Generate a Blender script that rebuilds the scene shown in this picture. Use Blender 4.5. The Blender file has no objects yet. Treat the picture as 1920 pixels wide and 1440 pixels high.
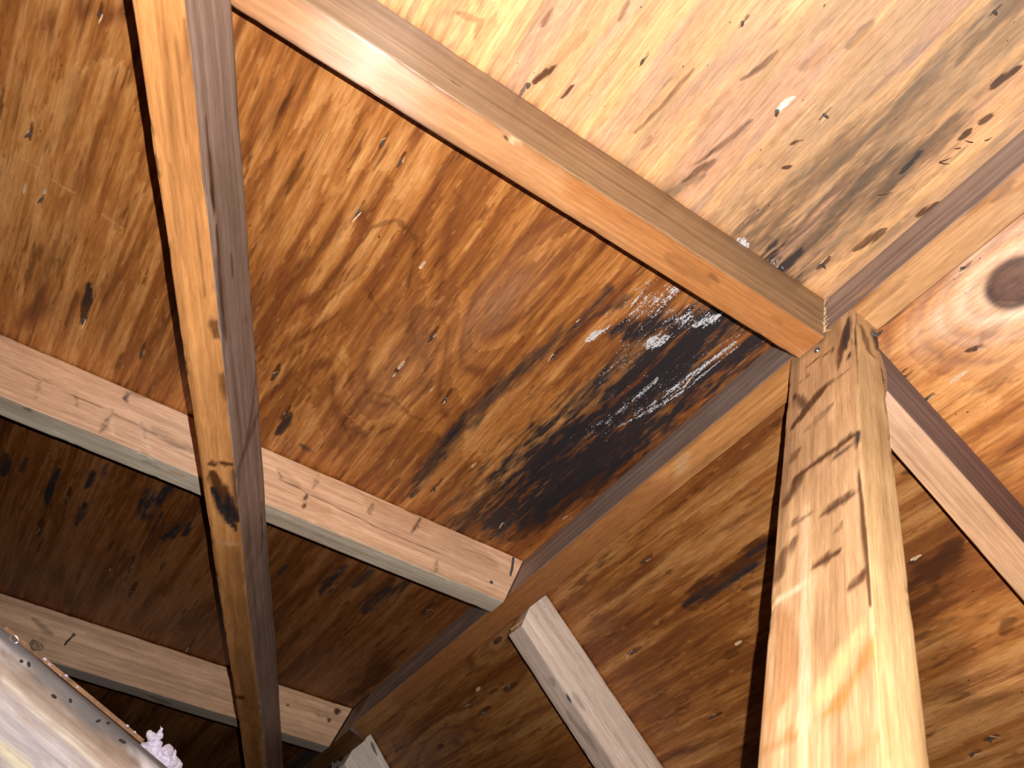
import bpy, bmesh, math
import numpy as np
from mathutils import Vector, Matrix

scn = bpy.context.scene
COL = scn.collection

# ------------------------------------------------------------------ camera
FPX = 1482.55                                    # focal length in pixels of a 1920 px wide frame
CAM = np.array([-0.3032, -0.2390, -0.8507])      # metres; ridge underside is z = 0, ridge runs along +Y
RW = np.array([[0.7716910, -0.5466030, 0.3251433],     # camera right
               [0.6327525, 0.6082611, -0.4792105],     # camera down
               [0.0641658, 0.5755377, 0.8152540]])     # camera forward
cd = bpy.data.cameras.new('camera')
cam = bpy.data.objects.new('camera', cd)
COL.objects.link(cam)
cd.sensor_fit = 'HORIZONTAL'
cd.sensor_width = 36.0
cd.lens = FPX / 1920 * 36.0
cd.clip_start = 0.01
cd.dof.use_dof = True
cd.dof.focus_distance = 1.05
cd.dof.aperture_fstop = 16.0
M = Matrix.Identity(4)
for i in range(3):
    M[i][0] = RW[0][i]; M[i][1] = -RW[1][i]; M[i][2] = -RW[2][i]; M[i][3] = CAM[i]
cam.matrix_world = M
scn.camera = cam

# ------------------------------------------------------------------ world, flash, exposure
wd = bpy.data.worlds.new('attic_dark')
scn.world = wd
wd.use_nodes = True
wd.node_tree.nodes['Background'].inputs[0].default_value = (0.6, 0.7, 1.0, 1)
wd.node_tree.nodes['Background'].inputs[1].default_value = 0.0015

ld = bpy.data.lights.new('phone_flash', 'SPOT')        # the phone's flash, 3 cm from its lens
ld.energy = 54.0
ld.color = (1.0, 0.93, 0.85)
ld.shadow_soft_size = 0.0016
ld.spot_size = math.radians(146)
ld.spot_blend = 1.0
flash = bpy.data.objects.new('phone_flash', ld)
fpos = CAM + RW.T @ np.array([0.0207, -0.0243, -0.001])
faim = RW.T @ np.array([(1230 - 960) / FPX, (430 - 720) / FPX, 1.0])
flash.matrix_world = Matrix.Translation(Vector(fpos)) @ Vector(faim).to_track_quat('-Z', 'Y').to_matrix().to_4x4()
COL.objects.link(flash)

scn.view_settings.view_transform = 'Standard'
scn.view_settings.look = 'None'
scn.view_settings.gamma = 1.0
scn.view_settings.use_curve_mapping = False
scn.view_settings.exposure = 0.0

# ------------------------------------------------------------------ numeric helpers
RNG = np.random.RandomState(5)
TAB = RNG.rand(256, 256)

def vn(x, y, seed=0):
    x = np.asarray(x, float) + seed * 17.31; y = np.asarray(y, float) + seed * 9.77
    xi = np.floor(x).astype(int); yi = np.floor(y).astype(int)
    fx = x - xi; fy = y - yi
    fx = fx * fx * (3 - 2 * fx); fy = fy * fy * (3 - 2 * fy)
    a = TAB[xi & 255, yi & 255]; b = TAB[(xi + 1) & 255, yi & 255]
    c = TAB[xi & 255, (yi + 1) & 255]; d = TAB[(xi + 1) & 255, (yi + 1) & 255]
    return (a * (1 - fx) + b * fx) * (1 - fy) + (c * (1 - fx) + d * fx) * fy

def fbm(x, y, seed=0, o=4):
    s = 0; a = 0.5; t = 0
    for i in range(o):
        s = s + a * vn(np.asarray(x) * 2 ** i, np.asarray(y) * 2 ** i, seed + i * 3); t += a; a *= 0.5
    return s / t

def sstep(a, b, x):
    t = np.clip((x - a) / (b - a), 0, 1)
    return t * t * (3 - 2 * t)

def lerp(a, b, t):
    return a * (1 - t) + b * t

def V(*a):
    return np.array(a, float)

def ray(px, py):
    return RW.T @ V((px - 960) / FPX, (py - 720) / FPX, 1.0)

def hit(px, py, O, ea, eb):
    """where the sight line through a pixel meets the plane O + a*ea + b*eb -> a, b, depth"""
    d = ray(px, py)
    s = np.linalg.solve(np.stack([ea, eb, -d], 1), CAM - O)
    return s[0], s[1], s[2]

def srgb(r, g, b):
    c = np.array([r, g, b]) / 255.0
    return np.where(c <= 0.04045, c / 12.92, ((c + 0.055) / 1.055) ** 2.4)

# pitch of the two slopes, heights where the sheathing meets the ridge board
T = 0.019
THL, THR = 0.3427, 0.4347
ZAL, ZAR = 0.0813, 0.0623
cL, sL, cR, sR = math.cos(THL), math.sin(THL), math.cos(THR), math.sin(THR)
OL = V(-T, 0, ZAL); DL = V(-cL, 0, -sL); NL = V(-sL, 0, cL)
OR = V(T, 0, ZAR); DR = V(cR, 0, -sR); NR = V(sR, 0, cR)
YY = V(0, 1, 0)

# ------------------------------------------------------------------ scene-object helpers
def tag(o, label=None, cat=None, group=None, kind=None):
    if label: o['label'] = label
    if cat: o['category'] = cat
    if group: o['group'] = group
    if kind: o['kind'] = kind
    return o

def frame(O, ex, ey, ez):
    m = Matrix.Identity(4)
    for i in range(3):
        m[i][0] = ex[i]; m[i][1] = ey[i]; m[i][2] = ez[i]; m[i][3] = O[i]
    return m

def empty(name, loc, rot=None):
    o = bpy.data.objects.new(name, None)
    o.empty_display_size = 0.02
    COL.objects.link(o)
    if rot is not None: o.matrix_world = rot
    else: o.location = loc
    return o

def link(name, me, mat, parent=None, mw=None):
    o = bpy.data.objects.new(name, me)
    if mat: me.materials.append(mat)
    COL.objects.link(o)
    if parent is not None:
        o.parent = parent
        if mw is not None: o.matrix_parent_inverse = Matrix.Identity(4); o.matrix_local = mw
    elif mw is not None:
        o.matrix_world = mw
    return o

def set_attr(me, name, arr):
    a = me.attributes.new(name, 'FLOAT_COLOR', 'POINT')
    buf = np.ones((len(me.vertices), 4), np.float32)
    buf[:, :3] = arr
    a.data.foreach_set('color', buf.ravel())

# ------------------------------------------------------------------ materials
class NT:
    def __init__(s, name):
        s.m = bpy.data.materials.new(name); s.m.use_nodes = True
        s.t = s.m.node_tree; s.t.nodes.clear()
    def n(s, typ, **k):
        nd = s.t.nodes.new(typ)
        for a, v in k.items(): setattr(nd, a, v)
        return nd
    def l(s, a, b): s.t.links.new(a, b)
    def val(s, sock, v):
        if hasattr(v, 'links'): s.l(v, sock)
        else: sock.default_value = v
    def math(s, op, a, b=0.0, c=0.0, clamp=False):
        nd = s.n('ShaderNodeMath', operation=op, use_clamp=clamp)
        s.val(nd.inputs[0], a); s.val(nd.inputs[1], b)
        if op in ('MULTIPLY_ADD',): s.val(nd.inputs[2], c)
        return nd.outputs[0]
    def noise(s, vec, scale, detail=3, rough=0.6):
        mp = s.n('ShaderNodeMapping'); s.l(vec, mp.inputs[0]); mp.inputs['Scale'].default_value = scale
        nz = s.n('ShaderNodeTexNoise'); nz.inputs['Scale'].default_value = 1.0
        nz.inputs['Detail'].default_value = detail; nz.inputs['Roughness'].default_value = rough
        s.l(mp.outputs[0], nz.inputs['Vector']); return nz.outputs[0]
    def rng(s, v, a, b, c=0.0, d=1.0):
        nd = s.n('ShaderNodeMapRange', interpolation_type='SMOOTHSTEP')
        s.l(v, nd.inputs[0])
        for i, x in enumerate((a, b, c, d)): nd.inputs[1 + i].default_value = x
        return nd.outputs[0]
    def mix(s, f, a, b, bt='MIX'):
        nd = s.n('ShaderNodeMix', data_type='RGBA', blend_type=bt)
        s.val(nd.inputs[0], f)
        for sk, v in ((nd.inputs[6], a), (nd.inputs[7], b)):
            if hasattr(v, 'links'): s.l(v, sk)
            else: sk.default_value = (*v, 1)
        return nd.outputs[2]

def wood(name, along=9.0, across=330.0, fine=0.55, rough=0.5, spec=0.5, aniso=0.75, bump=0.25, dots=False):
    """timber: fibre runs along local X; 'col' carries the board's colour, 'mask' R black mould, G white bloom, B brown stain"""
    k = NT(name)
    tc = k.n('ShaderNodeTexCoord').outputs['Object']
    col = k.n('ShaderNodeAttribute', attribute_name='col').outputs['Color']
    mk = k.n('ShaderNodeSeparateColor'); k.l(k.n('ShaderNodeAttribute', attribute_name='mask').outputs['Color'], mk.inputs[0])
    g1 = k.noise(tc, (along, across, across), 3, 0.65)
    g2 = k.noise(tc, (along * 4, across * 3.2, across * 3.2), 2, 0.6)
    g3 = k.noise(tc, (along * 1.5, across * 0.22, across * 0.22), 4, 0.65)
    gr = k.math('ADD', k.math('MULTIPLY', k.math('SUBTRACT', g1, 0.5), fine * 1.5),
                k.math('MULTIPLY', k.math('SUBTRACT', g2, 0.5), fine * 0.8))
    gr = k.math('ADD', gr, k.math('MULTIPLY', k.math('SUBTRACT', g3, 0.5), fine * 0.8))
    g4 = k.noise(tc, (along * 7, across * 1.3, across * 1.3), 2, 0.7)
    gr = k.math('ADD', gr, k.math('MULTIPLY', k.math('SUBTRACT', g4, 0.5), fine * 1.1))
    mul = k.math('ADD', gr, 1.0)
    c = k.mix(1.0, col, k.n('ShaderNodeCombineColor').outputs[0], 'MULTIPLY')
    cc = [x for x in k.t.nodes if x.bl_idname == 'ShaderNodeCombineColor'][-1]
    k.l(mul, cc.inputs[0])
    k.l(k.math('POWER', k.math('MAXIMUM', mul, 0.02), 1.25), cc.inputs[1])
    k.l(k.math('POWER', k.math('MAXIMUM', mul, 0.02), 1.5), cc.inputs[2])
    # fly specks and pin holes
    if dots:
        dn = k.noise(tc, (150, 210, 210), 1, 0.5)
        c = k.mix(k.math('MULTIPLY', k.rng(dn, 0.76, 0.80), 0.8), c, (0.03, 0.014, 0.008))
    # brown stain, streaked along the fibre
    str_ = k.math('ADD', k.math('MULTIPLY', g3, 0.7), k.math('MULTIPLY', g1, 0.5))
    fb = k.rng(k.math('ADD', mk.outputs[2], k.math('MULTIPLY', k.math('SUBTRACT', str_, 0.6), 0.9)), 0.12, 0.88)
    fb = k.math('MULTIPLY', fb, k.rng(mk.outputs[2], 0.02, 0.3))
    c = k.mix(k.math('MULTIPLY', fb, 0.92), c, (0.062, 0.020, 0.007))
    fd = k.math('MULTIPLY', mk.outputs[0], k.math('ADD', 1.22, k.math('MULTIPLY', k.math('SUBTRACT', str_, 0.6), 1.7)), clamp=True)
    c = k.mix(k.math('MULTIPLY', fd, 0.95), c, (0.017, 0.018, 0.024))
    # white bloom in crusty specks
    w1 = k.noise(tc, (300, 620, 620), 2, 0.7)
    w2 = k.noise(tc, (38, 210, 210), 2, 0.6)
    wv = k.math('ADD', k.math('MULTIPLY', w1, 0.6), k.math('MULTIPLY', w2, 0.4))
    fw = k.rng(k.math('ADD', wv, k.math('MULTIPLY', k.math('SUBTRACT', mk.outputs[1], 1.0), 0.30)), 0.41, 0.48)
    fw = k.math('MULTIPLY', fw, k.rng(mk.outputs[1], 0.02, 0.12))
    c = k.mix(fw, c, (0.62, 0.64, 0.70))
    bs = k.n('ShaderNodeBsdfPrincipled')
    k.l(c, bs.inputs['Base Color'])
    bs.inputs['Specular IOR Level'].default_value = spec
    k.l(k.math('ADD', rough - 0.12, k.math('MULTIPLY', g3, 0.25)), bs.inputs['Roughness'])
    bs.inputs['Anisotropic'].default_value = aniso
    vt = k.n('ShaderNodeVectorTransform', vector_type='VECTOR', convert_from='OBJECT', convert_to='WORLD')
    vt.inputs[0].default_value = (1, 0, 0)
    geo = k.n('ShaderNodeNewGeometry')
    cr = k.n('ShaderNodeVectorMath', operation='CROSS_PRODUCT')
    k.l(geo.outputs['Normal'], cr.inputs[0]); k.l(vt.outputs[0], cr.inputs[1])
    k.l(cr.outputs[0], bs.inputs['Tangent'])
    bp = k.n('ShaderNodeBump'); bp.inputs['Strength'].default_value = bump; bp.inputs['Distance'].default_value = 0.0012
    k.l(k.math('ADD', g1, k.math('ADD', k.math('MULTIPLY', g4, 0.7), k.math('MULTIPLY', fw, 0.5))), bp.inputs['Height'])
    k.l(bp.outputs[0], bs.inputs['Normal'])
    out = k.n('ShaderNodeOutputMaterial'); k.l(bs.outputs[0], out.inputs[0])
    return k.m

def plain(name, color, rough=0.6, metal=0.0, var=0.3, scale=300.0, sheen=0.0):
    k = NT(name)
    tc = k.n('ShaderNodeTexCoord').outputs['Object']
    nz = k.noise(tc, (scale,) * 3, 3, 0.6)
    c = k.mix(k.rng(nz, 0.3, 0.7), tuple(np.array(color) * (1 - var)), tuple(np.minimum(np.array(color) * (1 + var), 0.95)))
    bs = k.n('ShaderNodeBsdfPrincipled')
    k.l(c, bs.inputs['Base Color']); bs.inputs['Roughness'].default_value = rough; bs.inputs['Metallic'].default_value = metal
    if sheen: bs.inputs['Sheen Weight'].default_value = sheen
    bp = k.n('ShaderNodeBump'); bp.inputs['Strength'].default_value = 0.3; bp.inputs['Distance'].default_value = 0.0006
    k.l(nz, bp.inputs['Height']); k.l(bp.outputs[0], bs.inputs['Normal'])
    out = k.n('ShaderNodeOutputMaterial'); k.l(bs.outputs[0], out.inputs[0])
    return k.m

PLY = wood('plywood_veneer', along=10, across=300, fine=0.50, rough=0.52, spec=0.45, aniso=0.7, bump=0.25, dots=True)
LUMBER = wood('framing_lumber', along=7, across=330, fine=0.46, rough=0.50, spec=0.45, aniso=0.9, bump=0.18)
GLOSS = wood('resinous_lumber', along=7, across=330, fine=0.42, rough=0.41, spec=1.0, aniso=0.96, bump=0.06)
STEEL = plain('rusty_steel', (0.13, 0.135, 0.15), 0.4, 0.6, 0.6, 500)
CHIP = plain('pale_wood_chip', (0.62, 0.44, 0.28), 0.6, 0, 0.2, 400)
DROP = plain('dark_dropping', (0.02, 0.016, 0.014), 0.6, 0, 0.3, 700)
FLUFF = plain('cotton_insulation', (0.60, 0.55, 0.72), 0.95, 0, 0.22, 420, 0.4)
GABLE = plain('gable_panel', (0.03, 0.05, 0.05), 0.7, 0, 0.3, 8)
FLOORM = plain('attic_floor_dust', (0.16, 0.12, 0.09), 0.9, 0, 0.4, 12)
BRIGHTM = plain('galvanised_strap', (0.55, 0.55, 0.56), 0.35, 0.8, 0.2, 200)

# ------------------------------------------------------------------ painting of stains, shade and glare in a surface's own metres
def stroke_field(A, B, strokes, seed, ragged=1.0, e0=0.30, e1=1.30):
    """A runs along the fibre, B across; strokes = [(pts[(a,b)], half width, strength)] -> max mask"""
    out = np.zeros_like(A)
    n1 = fbm(A * 16, B * 110, seed, 3) - 0.5
    n2 = fbm(A * 60, B * 420, seed + 5, 3) - 0.5
    for pts, w, s in strokes:
        pts = np.array(pts)
        lo = pts.min(0) - w * 3.5; hi = pts.max(0) + w * 3.5
        sel = (A > lo[0]) & (A < hi[0]) & (B > lo[1]) & (B < hi[1])
        if not sel.any(): continue
        a = A[sel]; b = B[sel]; best = np.full(a.shape, 9.0)
        if len(pts) == 1:
            best = np.hypot(a - pts[0, 0], b - pts[0, 1]) / w
        seg = np.hypot(*np.diff(pts, axis=0).T) if len(pts) > 1 else np.zeros(0)
        tot = seg.sum() + 1e-9; acc = 0
        for i in range(len(pts) - 1):
            p, q = pts[i], pts[i + 1]; dd = q - p; L2 = dd @ dd + 1e-12
            t = np.clip(((a - p[0]) * dd[0] + (b - p[1]) * dd[1]) / L2, 0, 1)
            u = (acc + t * seg[i]) / tot; acc += seg[i]
            ww = w * (0.45 + 0.65 * np.sin(np.pi * np.clip(u, 0, 1)) ** 0.6 + 0.1)
            best = np.minimum(best, np.hypot(a - p[0] - t * dd[0], b - p[1] - t * dd[1]) / ww)
        m = s * (1 - sstep(e0, e1, best + ragged * (1.5 * n1[sel] + 1.2 * n2[sel])))
        out[sel] = np.maximum(out[sel], m)
    return out

def px_strokes(L, O, ea, eb):
    """strokes noted on the photograph, moved onto the real surface"""
    out = []
    for pts, w, s in L:
        h = [hit(x, y, O, ea, eb) for x, y in pts]
        out.append(([(a, b) for a, b, _ in h], w * np.mean([d for _, _, d in h]) / FPX, s))
    return out

# where shingle nails come through the sheathing: (x, y) on the photograph, per bay
NAILS_B = [(1205, 114), (1392, 42), (1541, 496), (1864, 22), (1545, 215)]
NAILS_M = [(718, 267), (751, 303), (674, 395), (810, 630), (835, 745), (1040, 665), (515, 702), (815, 914), (1083, 606), (946, 980), (535, 778), (1300, 708)]
NAILS_W = [(188, 24), (80, 372), (158, 597), (266, 662), (58, 250)]
NAILS_F = [(128, 935), (245, 1062), (75, 992), (355, 1215), (248, 1110), (800, 1143), (692, 1062)]
NAILS_R = [(1697, 706), (1738, 748), (1808, 502), (1187, 1222), (1338, 1343), (1825, 1412), (1856, 1384), (1210, 1050), (1713, 1052), (1830, 655)]
NAILS_Q = [(878, 1318), (905, 1335), (955, 1290), (748, 1405)]

def grain_px(x, y, L):
    """a short streak of rust running with the grain from a nail"""
    vx, vy = -150 - x, 2040 - y
    n = math.hypot(vx, vy); vx, vy = vx / n * L, vy / n * L
    return [(x - vx, y - vy), (x + vx * 0.6, y + vy * 0.6)]

# ------------------------------------------------------------------ roof sheathing
def sheet(name, O, ex, ey, ez, xs, ys, colour, masks, thick=0.012):
    """plywood slab: fine underside at local z=0, back at z=thick; ex runs along the grain"""
    nx, ny = len(xs), len(ys)
    X, Y = np.meshgrid(xs, ys, indexing='ij')
    Z = (fbm(X * 3, Y * 3, 11) - 0.5) * 0.0016
    Z[:, 0] = 0
    v = np.stack([X, Y, Z], -1).reshape(-1, 3)
    top = np.array([(xs[0], ys[0], thick), (xs[-1], ys[0], thick), (xs[-1], ys[-1], thick), (xs[0], ys[-1], thick)])
    idx = np.arange(nx * ny).reshape(nx, ny)
    q = np.stack([idx[:-1, :-1], idx[:-1, 1:], idx[1:, 1:], idx[1:, :-1]], -1).reshape(-1, 4)
    faces = q.tolist(); b = nx * ny
    faces.append([b, b + 1, b + 2, b + 3])
    faces.append(idx[:, 0].tolist() + [b + 1, b])
    faces.append(idx[::-1, -1].tolist() + [b + 3, b + 2])
    faces.append(idx[::-1, 0].tolist()[-1:] + [b, b + 3] + idx[0, ::-1].tolist()[:-1])
    faces.append(idx[-1, :].tolist() + [b + 2, b + 1])
    me = bpy.data.meshes.new(name)
    me.from_pydata(np.vstack([v, top]).tolist(), [], faces)
    sm = np.zeros(len(faces), bool); sm[:len(q)] = True
    me.polygons.foreach_set('use_smooth', sm)
    me.set_sharp_from_angle(angle=0.6)
    c = colour(X, Y).reshape(-1, 3); m = masks(X, Y).reshape(-1, 3)
    set_attr(me, 'col', np.vstack([c, np.tile(c.mean(0), (4, 1))]))
    set_attr(me, 'mask', np.vstack([m, np.zeros((4, 3))]))
    return link(name, me, PLY, None, frame(O, ex, ey, ez))

def veneer(X, Y, seed, light, mid, dark, knots, k1=9.0):
    """rotary-cut veneer: cathedral contours, streaks, blotches and knots"""
    wu = fbm(X * 2.2, Y * 7, seed) - 0.5
    g = fbm(X * 0.9 + 0.3 * wu, Y * 5.0 + 0.5 * wu, seed + 1, 3) * k1 + Y * 7
    ring = np.zeros_like(X); eye = np.zeros_like(X); pale = np.zeros_like(X)
    for (a, b, ra, rb, amp, eyer, pl) in knots:
        d = np.sqrt(((X - a) / ra) ** 2 + ((Y - b) / rb) ** 2 + 1e-9)
        g = g + amp * np.exp(-d * d)
        de = np.hypot((X - a), (Y - b) * ra / rb * 0.9) / max(eyer, 1e-4)
        eye = np.maximum(eye, (1 - sstep(0.86, 1.12, de + 0.3 * (fbm(X * 60, Y * 60, seed + 8) - 0.5))) if eyer else 0)
        ring = np.maximum(ring, np.exp(-((de - 1.0) / 0.22) ** 2) if eyer else 0)
        pale = np.maximum(pale, pl * np.exp(-(d * 1.25) ** 2))
    g = g + 0.22 * (fbm(X * 22, Y * 260, seed + 9, 3) - 0.5)
    ph = g - np.floor(g)
    band = np.exp(-((ph - 0.5) / 0.12) ** 2) * (0.35 + 1.2 * fbm(X * 4, Y * 9, seed + 2))
    saw = ph ** 2
    streak = fbm(X * 2.5, Y * 75, seed + 3)
    fleck = fbm(X * 26, Y * 300, seed + 4, 3)
    blot = fbm(X * 2.0, Y * 8, seed + 5)
    t = 0.16 * saw + 0.55 * blot + 0.72 * streak + 0.40 * fleck
    t = sstep(0.56, 1.20, t)[..., None]
    c = np.where(t > 0.5, lerp(mid, light, (t - 0.5) * 2), lerp(dark, mid, t * 2))
    bd = np.clip(band * sstep(0.33, 0.58, fbm(X * 9, Y * 80, seed + 6)), 0, 1)[..., None]
    c = lerp(c, dark * np.array([0.78, 0.72, 0.85]), bd * 0.85)
    soft = 0.5 + 0.5 * np.sin(2 * np.pi * g)
    # torn dark flecks lying along the grain
    fl = sstep(0.735, 0.80, fbm(X * 13, Y * 120, seed + 7, 3))[..., None]
    c = lerp(c, dark * 0.45, fl * 0.7)
    ln = 1 - sstep(0.0, 0.022, np.abs(fbm(X * 4.5, Y * 150, seed + 31, 2) - 0.5))
    c = c * (1 - 0.42 * (ln * sstep(0.42, 0.62, fbm(X * 6, Y * 40, seed + 32))))[..., None]
    pf = sstep(0.74, 0.80, fbm(X * 34, Y * 330, seed + 17, 3))[..., None]
    c = lerp(c, light * 1.2, pf * 0.3)
    c = lerp(c, np.array([0.86, 0.62, 0.45]), np.clip(pale * (0.5 + 0.7 * fbm(X * 14, Y * 60, seed + 12)), 0, 1)[..., None] * (0.6 + 0.4 * soft[..., None]))
    c = lerp(c, np.array([0.085, 0.032, 0.020]) + 0.10 * (fbm(X * 50, Y * 90, seed + 40) - 0.4)[..., None] * np.array([1.6, 0.9, 0.5]), np.clip(eye, 0, 1)[..., None] * 0.97)
    c = lerp(c, np.array([0.045, 0.016, 0.012]), np.clip(ring, 0, 1)[..., None] * 0.9)
    return c

def kn(px, py, O, ea, eb, ra, rb, amp, eyer, pale):
    a, b, _ = hit(px, py, O, ea, eb)
    return (a, b, ra, rb, amp, eyer, pale)

def axis(lo, f0, f1, hi, fine, coarse):
    return np.unique(np.round(np.concatenate([np.arange(lo, f0, coarse), np.arange(f0, f1, fine), np.arange(f1, hi + 1e-6, coarse), [hi]]), 5))

LIGHT = np.array([0.60, 0.285, 0.098]); MID = np.array([0.42, 0.160, 0.040]); DARK = np.array([0.23, 0.074, 0.019])

knL = [kn(745, 695, OL, YY, DL, 0.13, 0.05, 2.6, 0.006, 0.10), kn(640, 500, OL, YY, DL, 0.16, 0.06, 1.6, 0, 0.0),
       kn(850, 60, OL, YY, DL, 0.05, 0.03, 2.2, 0, 0.0), kn(930, 570, OL, YY, DL, 0.12, 0.035, -1.5, 0, 0.12)]
blackL = [([(110, 880), (92, 925), (88, 950)], 7, 0.85), ([(175, 880), (160, 915)], 5, 0.8), ([(160, 945), (143, 985)], 7, 0.85), ([(330, 900), (275, 950), (265, 975)], 12, 0.8), ([(205, 870), (190, 900)], 5, 0.6), ([(335, 985), (318, 1002), (300, 1010)], 6, 0.85), ([(355, 980), (345, 1005)], 6, 0.8), ([(305, 960), (285, 1000)], 4, 0.8),
          ([(10, 850), (5, 890)], 8, 0.8), ([(50, 860), (40, 885)], 5, 0.7), ([(650, 1060), (600, 1115)], 7, 0.7), ([(760, 1090), (700, 1130), (680, 1150)], 9, 0.75), ([(700, 1070), (660, 1100)], 7, 0.6), ([(540, 1060), (520, 1080)], 5, 0.6), ([(545, 780), (520, 815)], 5, 0.8), ([(565, 835), (590, 850)], 5, 0.6),
          ([(166, 530), (158, 570)], 4, 0.9), ([(173, 560), (160, 595)], 3, 0.8),([(1470, 500), (1300, 650), (1150, 780), (1050, 860), (920, 980)], 62, 0.98), ([(1330, 650), (1200, 760), (1060, 880)], 30, 0.9),
          ([(1400, 585), (1270, 607), (1150, 622)], 34, 0.9), ([(1420, 640), (1270, 740), (1120, 860), (980, 980)], 38, 0.95), ([(1260, 620), (1160, 700), (1060, 780)], 40, 0.62),
          ([(1145, 543), (1083, 610), (973, 700), (890, 770), (827, 840), (775, 925)], 13, 0.66), ([(890, 770), (827, 840), (770, 930)], 9, 0.75),
          ([(1190, 555), (1090, 605)], 11, 0.7), ([(1173, 857), (1110, 893), (1057, 925)], 7, 0.95), ([(1050, 925), (1000, 980)], 6, 0.8), ([(1060, 800), (860, 990)], 36, 0.5),
          ([(1940, -20), (1780, 117), (1663, 217), (1563, 310), (1447, 400), (1380, 470)], 30, 0.50),
          ([(1790, 240), (1613, 360), (1530, 443), (1430, 530)], 46, 0.60), ([(1480, 390), (1400, 460)], 40, 0.58), ([(1900, 60), (1740, 190), (1560, 340)], 52, 0.32), ([(1700, 330), (1500, 500)], 64, 0.32),
          ([(1570, 420), (1460, 500)], 44, 0.56), ([(1725, 285), (1690, 325)], 5, 0.95), ([(1320, 330), (1230, 370)], 8, 0.4)]
brownL = [([(1458, 96), (1425, 125), (1390, 150)], 7, 0.6), ([(1300, 130), (1240, 200), (1190, 250)], 5, 0.55), ([(1275, 130), (1235, 175)], 6, 0.5), ([(1140, 195), (1100, 260)], 14, 0.4), ([(1230, 255), (1205, 280)], 11, 0.5), ([(1410, 225), (1350, 275), (1300, 310)], 7, 0.55), ([(1500, 215), (1400, 320)], 5, 0.45), ([(1340, 300), (1280, 340)], 9, 0.6), ([(1100, 60), (1010, 150)], 12, 0.35), ([(1640, 40), (1590, 90)], 14, 0.45), ([(1840, 60), (1790, 130)], 12, 0.4), ([(1480, 20), (1380, 110)], 5, 0.4), ([(1700, 110), (1620, 190)], 7, 0.4), ([(1760, 430), (1640, 500)], 6, 0.5), ([(1880, 300), (1780, 380)], 7, 0.6), ([(850, 20), (900, 40), (890, 75)], 7, 0.45), ([(1035, 15), (1015, 50)], 5, 0.6), ([(1400, 540), (1200, 720), (1000, 900), (900, 1000)], 95, 0.42), ([(1180, 860), (1040, 950), (960, 1010)], 26, 0.8),
          ([(1913, 125), (1880, 145), (1857, 167)], 8, 1.0), ([(1820, 243), (1795, 262)], 6, 1.0), ([(1860, 215), (1835, 232)], 6, 0.8),
          ([(1505, 262), (1478, 272)], 6, 1.0), ([(1485, 312), (1465, 316)], 4, 0.9), ([(1435, 305), (1420, 318)], 5, 0.7),
          ([(1040, 125), (1000, 155)], 6, 0.9), ([(1075, 160), (1050, 185)], 5, 0.8), ([(1660, 430), (1600, 470)], 8, 0.75), ([(1760, 380), (1720, 405)], 8, 0.8),
          ([(1310, 640), (1440, 640)], 40, 0.3), ([(940, 905), (860, 1000)], 12, 0.7), ([(900, 960), (800, 1000)], 20, 0.55),
          ([(170, 540), (155, 600)], 6, 0.9), ([(545, 775), (515, 815)], 8, 0.8), ([(230, 160), (200, 235)], 9, 0.35), ([(160, 40), (60, 330)], 9, 0.25),
          ([(145, 130), (120, 250)], 13, 0.35), ([(95, 440), (60, 600)], 14, 0.35), ([(300, 620), (210, 690)], 12, 0.35),
          ([(700, 425), (640, 500), (565, 590), (525, 650)], 6, 0.5), ([(700, 425), (745, 412), (782, 450), (765, 540)], 7, 0.5), ([(690, 500), (620, 560), (570, 620), (560, 680)], 5, 0.45), ([(690, 545), (715, 590), (738, 585)], 5, 0.45),
          ([(750, 305), (690, 380), (600, 470), (520, 560)], 7, 0.4), ([(840, 340), (870, 380), (840, 420)], 8, 0.35), ([(560, 300), (510, 420), (480, 500)], 6, 0.4), ([(600, 100), (570, 200)], 8, 0.35), ([(520, 260), (490, 400)], 6, 0.4),
          ([(690, 735), (735, 745), (770, 780), (800, 790)], 6, 0.4), ([(600, 640), (650, 690), (620, 740)], 5, 0.35), ([(40, 120), (20, 240)], 8, 0.35), ([(200, 60), (150, 180), (120, 260)], 7, 0.4), ([(250, 330), (215, 430)], 8, 0.4), ([(120, 420), (70, 560), (50, 620)], 10, 0.45),
          ([(640, 1060), (600, 1110)], 9, 0.7), ([(740, 1085), (690, 1130)], 9, 0.7), ([(700, 960), (640, 990)], 9, 0.5),
          ([(690, 730), (640, 790), (660, 830)], 7, 0.45), ([(560, 620), (540, 700), (590, 740)], 6, 0.4), ([(720, 420), (660, 520), (600, 580)], 6, 0.35),
          ([(1180, 0), (1160, 40)], 6, 0.5), ([(1560, 80), (1500, 130)], 12, 0.4), ([(1280, 330), (1240, 355)], 14, 0.35)]
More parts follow.
